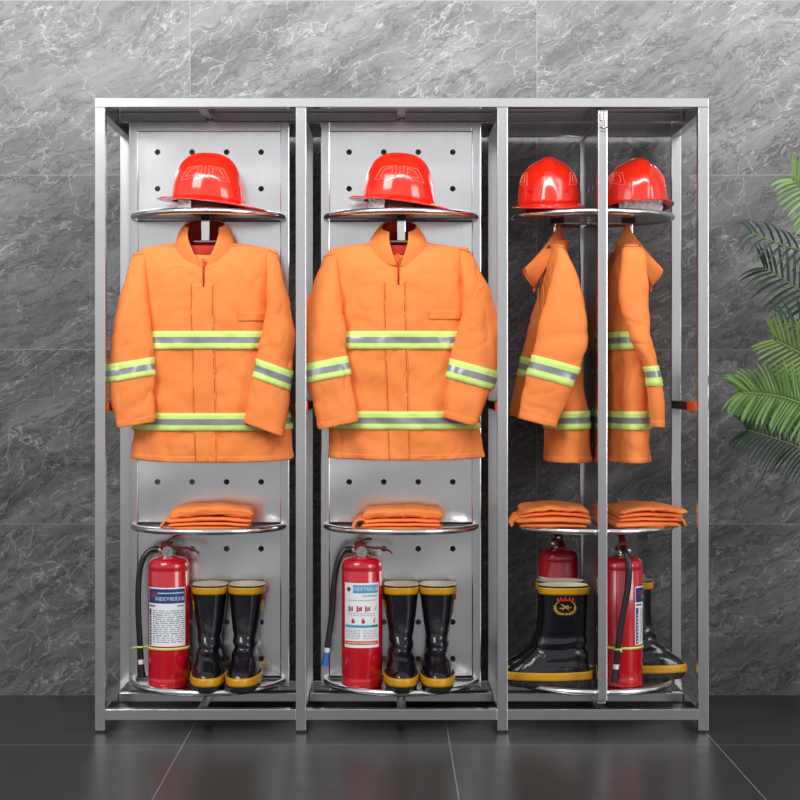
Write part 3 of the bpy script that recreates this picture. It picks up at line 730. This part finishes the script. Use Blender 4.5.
# ------------------------------------------------------------------ fire extinguishers (label towards -y, hose port towards -x)
def make_ext(label, loc, rz, style, hose, tie=None, nozzle=None, R=.0615):
    t = thing('fire_extinguisher', label, 'fire extinguisher', loc, rz, 'red fire extinguishers on the bottom shelves')
    H = .392
    prof = [(.0, 0), (R-.006, 0), (R-.001, .004), (R, .010), (R, .028), (R-.0012, .031), (R, .034), (R, .348), (R-.0014, .351), (R, .354), (R, .362)]
    for k in range(1, 10):
        a = PI/2*k/9; prof.append((R-.024*(1-math.cos(a)), .362+.026*math.sin(a)))
    prof += [(.028, .391), (.018, .394)]
    m_ = MB().lathe(prof, 64); m_.build('cylinder', EXTRED, t, smooth=True, autosm=False)
    wrap = lambda x, z, off=.0006: Vector(((R+off)*math.sin(x/R), -(R+off)*math.cos(x/R), z))
    def patch(m2, x0, x1, z0, z1, mi, off): 
        n = max(1, int((x1-x0)/.004)); V, F = grid(lambda u, v: wrap(u, v, off), x0, x1, n, z0, z1, 1); m2.add(V, F, mi)
    rnd = random.Random(5)
    mats = [WHITE, BLUE, CYAN, GREY, DARKP, PRED, PORG, PGREEN]
    lb = MB()
    w_ = .064
    if style == 1:
        z0, z1 = .128, .303
        patch(lb, -w_, w_, z0, z1, 0, .0006); patch(lb, -w_+.002, w_-.002, z1-.047, z1-.004, 1, .0010)
        patch(lb, -w_+.003, -w_+.013, z0+.003, z1-.064, 1, .0010)
        for k in range(9): patch(lb, -w_+.006, -w_+.010, z0+.008+k*.010, z0+.0125+k*.010, 0, .0014)
        patch(lb, -w_+.004, -w_+.030, z1-.057, z1-.053, 4, .001); patch(lb, w_-.03, w_-.005, z1-.057, z1-.053, 3, .001)
        z = z1-.070
        while z > z0+.006:
            x = -w_+.020
            while x < w_-.008:
                l = rnd.uniform(.004, .022); 
                patch(lb, x, min(x+l, w_-.004), z, z+.0022, 3 if rnd.random() < .8 else 4, .001); x += l+rnd.uniform(.002, .006)
            z -= .0062
        V, F = text_mesh('手提式干粉灭火器', .0118); lb.add([wrap(v.x+.012, v.y*1.15+z1-.034, .0014) for v in V], F, 0)
        for k in range(16): patch(lb, -.025+k*.0052, -.0215+k*.0052, z1-.018, z1-.0145, 0, .0014)
        rr = [wrap(-.040+.011*math.cos(2*PI*k/20), z1-.022+.008*math.sin(2*PI*k/20), .0016) for k in range(20)]; lb.tube(rr, .0009, 4, 5, True)
        patch(lb, -.046, -.034, z1-.024, z1-.020, 5, .0016)
    else:
        z0, z1 = .124, .317; w_ = .058
        patch(lb, -w_, w_, z0, z1, 0, .0006)
        patch(lb, -.026, w_-.004, z1-.030, z1-.006, 2, .001)
        V, F = text_mesh('手提式干粉灭火器', .0098); lb.add([wrap(v.x+.014, v.y*1.5+z1-.0185, .0014) for v in V], F, 0)
        # red diamond mark
        d = .0085; V = [wrap(-.041+a*d, z1-.019+b_*d, .0012) for a, b_ in ((-1, 0), (0, -1), (1, 0), (0, 1))]; lb.add(V, [(0, 1, 2, 3)], 4)
        d = .004; V = [wrap(-.041+a*d, z1-.019+b_*d, .0016) for a, b_ in ((-1, 0), (0, -1), (1, 0), (0, 1))]; lb.add(V, [(0, 1, 2, 3)], 5)
        for k in range(7): patch(lb, .004+k*.0068, .008+k*.0068, z1-.041, z1-.036, 2, .001)
        for k in range(12): patch(lb, -.040+k*.0072, -.036+k*.0072, z1-.053, z1-.050, 3 if k < 5 else 5, .001)
        for k, c_ in enumerate((-.034, -.007, .018, .044)):      # pictograms
            if k < 3:
                patch(lb, c_-.008, c_-.003, z1-.086, z1-.068, 5, .001); patch(lb, c_-.001, c_+.002, z1-.084, z1-.072, 4, .001); patch(lb, c_+.003, c_+.008, z1-.083, z1-.070, 5 if k == 1 else 6, .001)
            else: lb.tube([wrap(c_-.005, z1-.082, .001), wrap(c_+.004, z1-.070, .001)], .0008, 4, 4)
        for k, c_ in enumerate((-.026, .005, .042)):
            patch(lb, c_-.005, c_+.005 if k < 2 else c_-.001, z1-.120, z1-.110, 5, .001); patch(lb, c_-.003, c_+.001, z1-.110, z1-.105, 5, .001)
        for q in (.092, .097): 
            for k in range(9): patch(lb, -.045+k*.010, -.038+k*.010, z1-q, z1-q+.0015, 3, .001)
        patch(lb, -w_+.003, .03, z1-.133, z1-.125, 2, .001); patch(lb, .03, w_-.003, z1-.133, z1-.125, 7, .001)
        z = z1-.141
        while z > z0+.024:
            for a, b_ in ((-w_+.004, -.004), (.004, w_-.004)):
                x = a
                while x < b_-.004:
                    l = rnd.uniform(.004, .014); patch(lb, x, min(x+l, b_), z, z+.0015, 3, .001); x += l+.003
            z -= .005
        patch(lb, -w_+.003, w_-.003, z0+.009, z0+.020, 6, .001)
        for k in range(11): patch(lb, -.044+k*.0082, -.040+k*.0082, z0+.0125, z0+.0165, 0, .0014)
    for i, f in enumerate(lb.f): pass
    lab = lb.build('label_sticker', mats, t)
    bm = bmesh.new(); bm.from_mesh(lab.data)
    flip_ = [f for f in bm.faces if f.normal.dot(Vector((f.calc_center_median().x, f.calc_center_median().y, 0))) < 0]
    bmesh.ops.reverse_faces(bm, faces=flip_); bm.to_mesh(lab.data); bm.free()
    # valve, gauge, handles
    v_ = MB().lathe([(.019, .386), (.019, .398), (.014, .400), (.012, .420), (.011, .428)], 24)
    v_.tube([(-.006, 0, .409), (-.034, 0, .411)], .0085, 14)
    vo = v_.build('valve', BRASS, t, smooth=True, autosm=True)
    g = MB(); g.tube([(0, -.010, .406), (0, -.024, .406)], .0165, 24); g.build('gauge', CHROME, vo, autosm=True)
    g = MB(); g.tube([(0, -.0242, .406), (0, -.0250, .406)], .0130, 24); g.build('gauge_face', SILVER, vo)
    g = MB(); g.tube([(.001, -.0252, .406), (.005, -.0258, .411)], .0012, 6); g.tube([(-.006, -.0252, .404), (-.002, -.0256, .400), (.004, -.0254, .400)], .0014, 6); g.build('gauge_needle', GREEN, vo)
    MB().tube([(.013, -.006, .407), (.022, -.006, .405)], .008, 12).build('safety_seal', GREEN, vo)
    def plate(pts, w2, th2, name):
        m2 = MB(); V = []; 
        for (x, z) in pts: V += [(x, -w2, z), (x, w2, z), (x, w2, z+th2), (x, -w2, z+th2)]
        F = []
        for i in range(len(pts)-1):
            a = i*4; F += [(a+k, a+(k+1) % 4, a+4+(k+1) % 4, a+4+k) for k in range(4)]
        F += [(3, 2, 1, 0), tuple(len(V)-4+k for k in range(4))]
        m2.add(V, F); o = m2.build(name, DKRED, t, bev=.0008); return o
    plate([(-.018, .420), (.0, .419), (.030, .414), (.055, .413), (.078, .407), (.092, .397)], .011, .006, 'carry_handle')
    plate([(-.022, .418), (-.016, .429), (.004, .439), (.022, .450), (.034, .454)] if style == 1 else [(-.016, .420), (-.010, .431), (.004, .438), (.018, .441), (.030, .440)], .010, .0055, 'squeeze_lever')
    m2 = MB(); m2.box(-.022, .010, -.0125, .0125, .4105, .4125); m2.add(*(lambda b: (b.v, b.f))(MB().box(-.022, .012, -.0125, -.0105, .410, .434))); m2.add(*(lambda b: (b.v, b.f))(MB().box(-.022, .012, .0105, .0125, .410, .434))); m2.box(-.022, -.019, -.0125, .0125, .410, .434); m2.build('lever_bracket', DKRED, t, bev=.001)
    # hose
    ks = [tuple(p) for p in hose]; pts = [Vector(catmull(ks, q*(len(ks)-1)/60)) for q in range(61)]
    ho = MB().tube(pts, .0090, 12).build('hose', HOSE, t, smooth=True)
    MB().tube([(-.030, 0, .411), (-.044, 0, .411)], .0105, 12).build('hose_fitting', HOSE, ho, smooth=True, autosm=True)
    e0 = pts[-1]; d = (pts[-1]-pts[-4]).normalized()
    MB().tube([e0-d*.002, e0+d*.014], .0088, 12).build('hose_ferrule', WHITE, ho, autosm=True)
    nz = MB().tube([e0+d*.013, e0+d*.03, e0+d*.055], [.008, .0095, .0115], 12)
    nz.build('nozzle', NOZZLE if nozzle else HOSE, ho, autosm=True)
    if tie:
        V, F = grid(lambda u, v: Vector(((R+.002)*math.sin(u), -(R+.002)*math.cos(u), tie-.0035+.007*v+.006*math.cos(u)*0)), 0, 2*PI, 64, 0, 1, 1, closed=True)
        tb = link('cable_tie', V, F, LIMETIE, t, True); solidify(tb, .0016, 0)
        hx_, hy_ = min(pts, key=lambda p: abs(p.z-tie)).xy
        m2 = MB(); m2.tube([(hx_+.011*math.cos(a*PI/6), hy_+.011*math.sin(a*PI/6), tie) for a in range(12)], .0028, 6, closed=True)
        m2.tube([(hx_+.009, hy_, tie), (-R*.98, -.01, tie)], .003, 6); m2.tube([(hx_-.009, hy_-.003, tie), (hx_-.024, hy_-.008, tie-.004)], .003, 6)
        m2.build('tie_loop', LIMETIE, tb, smooth=True)
    return t
hA = [(-.036, 0, .411), (-.055, 0, .408), (-.075, -.005, .385), (-.087, -.008, .340), (-.090, -.012, .25), (-.086, -.012, .15), (-.082, -.010, .082)]
hB = [(-.036, 0, .411), (-.052, 0, .408), (-.072, -.005, .375), (-.084, -.008, .310), (-.090, -.010, .22), (-.098, -.014, .16), (-.104, -.016, .118)]
hC = [(-.036, 0, .411), (-.055, -.002, .408), (-.070, -.010, .375), (-.074, -.008, .31), (-.074, .008, .22), (-.074, .022, .13), (-.074, .028, .075)]
make_ext('red fire extinguisher with blue-headed label and hose tied at its left', unit_pt(0, -.110, -.128), 0, 1, hA, tie=.120)
make_ext('red fire extinguisher with cyan-headed white label and blue hose nozzle', unit_pt(1, -.1185, -.128), 0, 2, hB, nozzle=1)
make_ext('red fire extinguisher half hidden behind the side-on crested boot', unit_pt(2, -.114, -.094), -PI/2, 1, hA, tie=.120)
make_ext('red fire extinguisher seen from its hose side, right of the turned panel edge', unit_pt(2, -.110, -.076, True), PI/2, 1, hC, tie=.120)

# ------------------------------------------------------------------ palm
LEAF = {k: vary(mat('leaf_'+k, lin(c), .4), 30, lin(d), .8) for k, c, d in (('bright', (112, 150, 74), (66, 108, 44)), ('deep', (40, 74, 48), (24, 52, 40)), ('olive', (120, 142, 66), (70, 104, 44)), ('pale', (128, 158, 96), (96, 132, 66)))}
RACH = mat('frond_rib', lin((120, 140, 70)), .5)
def W(px, py, Y): s = 1700/(5+Y); return Vector(((px-388)/s, Y, 1.047-(py-377)/s))
def frond(parent, pts, n, length, matl, droop=.5, fwd=.5, wid=.0065, seed=0, lastang=.3):
    ks = [tuple(p) for p in pts]; K = len(ks)-1; m_ = MB(); rnd = random.Random(seed)
    line_ = [Vector(catmull(ks, K*q/40)) for q in range(41)]
    m_.tube(line_, [.006-.0045*q/40 for q in range(41)], 6, 1)
    for i in range(n):
        f = .18+.82*i/(n-1); p = Vector(catmull(ks, K*f)); tn = (Vector(catmull(ks, min(K, K*f+.05)))-Vector(catmull(ks, K*f-.05))).normalized()
        L_ = length*(.45+.55*math.sin(PI*min(1, (f-.05)*.92)))*rnd.uniform(.92, 1.08)
        for s in (-1, 1):
            nrm = Vector((0, -1, 0)); sidev = tn.cross(nrm).normalized()*s
            sw = fwd+(1-fwd)*max(0, (f-.8)/.2)*.8
            d0 = (tn*sw+sidev*(1-.35*sw)+Vector((0, rnd.uniform(-.25, .15), 0))).normalized()
            V = []; F = []; q = p.copy(); d = d0.copy(); ns = 7
            for k in range(ns+1):
                ww = wid*math.sin(PI*(.12+.88*k/ns))**.7 if k < ns else .0004
                sd = d.cross(Vector((.15*s, -1, .25))).normalized()
                lift = Vector((0, -.3*ww, 0))
                V += [q+sd*ww, q+Vector((0, .0016, 0))+lift*0-Vector((0, ww*.35, 0)), q-sd*ww]
                q = q+d*L_/ns; d = (d+Vector((0, 0, -droop/ns*(.6+.8*k/ns)))).normalized()
            for k in range(ns):
                a = k*3; F += [(a, a+1, a+4, a+3), (a+1, a+2, a+5, a+4)]
            m_.add(V, F, 0)
    o = m_.build('frond', [matl, RACH], parent, smooth=True); solidify(o, .0004, 0)
    return o
pl = thing('palm_plant', 'green palm with arching feathery fronds right of the rack', 'plant', (1.50, .22, 0))
ORG = Vector((1.50, .22, 0))
def rel(*a): return [p-ORG for p in a]
base = lambda dx, z: Vector((1.50+dx, .22, z))
m_ = MB()
for dx in (-.03, .0, .035, .01):
    m_.tube([(dx*.6, dx*.5, .18), (dx, 0, .45), (dx*1.6, 0, .75)], [.014, .012, .009], 8)
m_.build('stem', RACH, pl, smooth=True)
MB().lathe([(.10, 0), (.12, .02), (.15, .24), (.155, .26), (.14, .26), (.13, .20), (.0, .20)], 40).build('pot', mat('grey_pot', (.2, .2, .21), .5), pl, smooth=True, autosm=True)
frond(pl, rel(base(-.01, .7), W(866, 345, .2), W(846, 262, .15), W(822, 212, .1), W(794, 180, .05)), 32, .120, LEAF['pale'], .9, .25, .0056, 1)
frond(pl, rel(base(0, .7), W(860, 290, .25), W(820, 258, .22), W(785, 246, .2), W(752, 233, .18)), 15, .085, LEAF['deep'], 1.3, .62, .0042, 2)
frond(pl, rel(base(0, .7), W(872, 345, .34), W(838, 318, .33), W(800, 290, .32), W(765, 268, .31)), 24, .13, LEAF['deep'], .7, .5, .0050, 3)
frond(pl, rel(base(0, .7), W(862, 385, .16), W(830, 368, .14), W(802, 354, .12), W(776, 340, .10)), 22, .13, LEAF['olive'], .4, .62, .0052, 4)
frond(pl, rel(base(0, .7), W(872, 450, .02), W(832, 418, .0), W(785, 398, -.02), W(742, 392, -.04)), 46, .125, LEAF['bright'], 1.0, .42, .0052, 5)
frond(pl, rel(base(0, .7), W(872, 500, .20), W(835, 466, .2), W(790, 444, .2), W(748, 430, .2)), 40, .115, LEAF['deep'], 1.0, .45, .0042, 6)
frond(pl, rel(base(0, .7), W(900, 420, .30), W(870, 370, .3), W(822, 338, .3), W(784, 322, .3)), 18, .12, LEAF['deep'], .8, .4, .0052, 7)
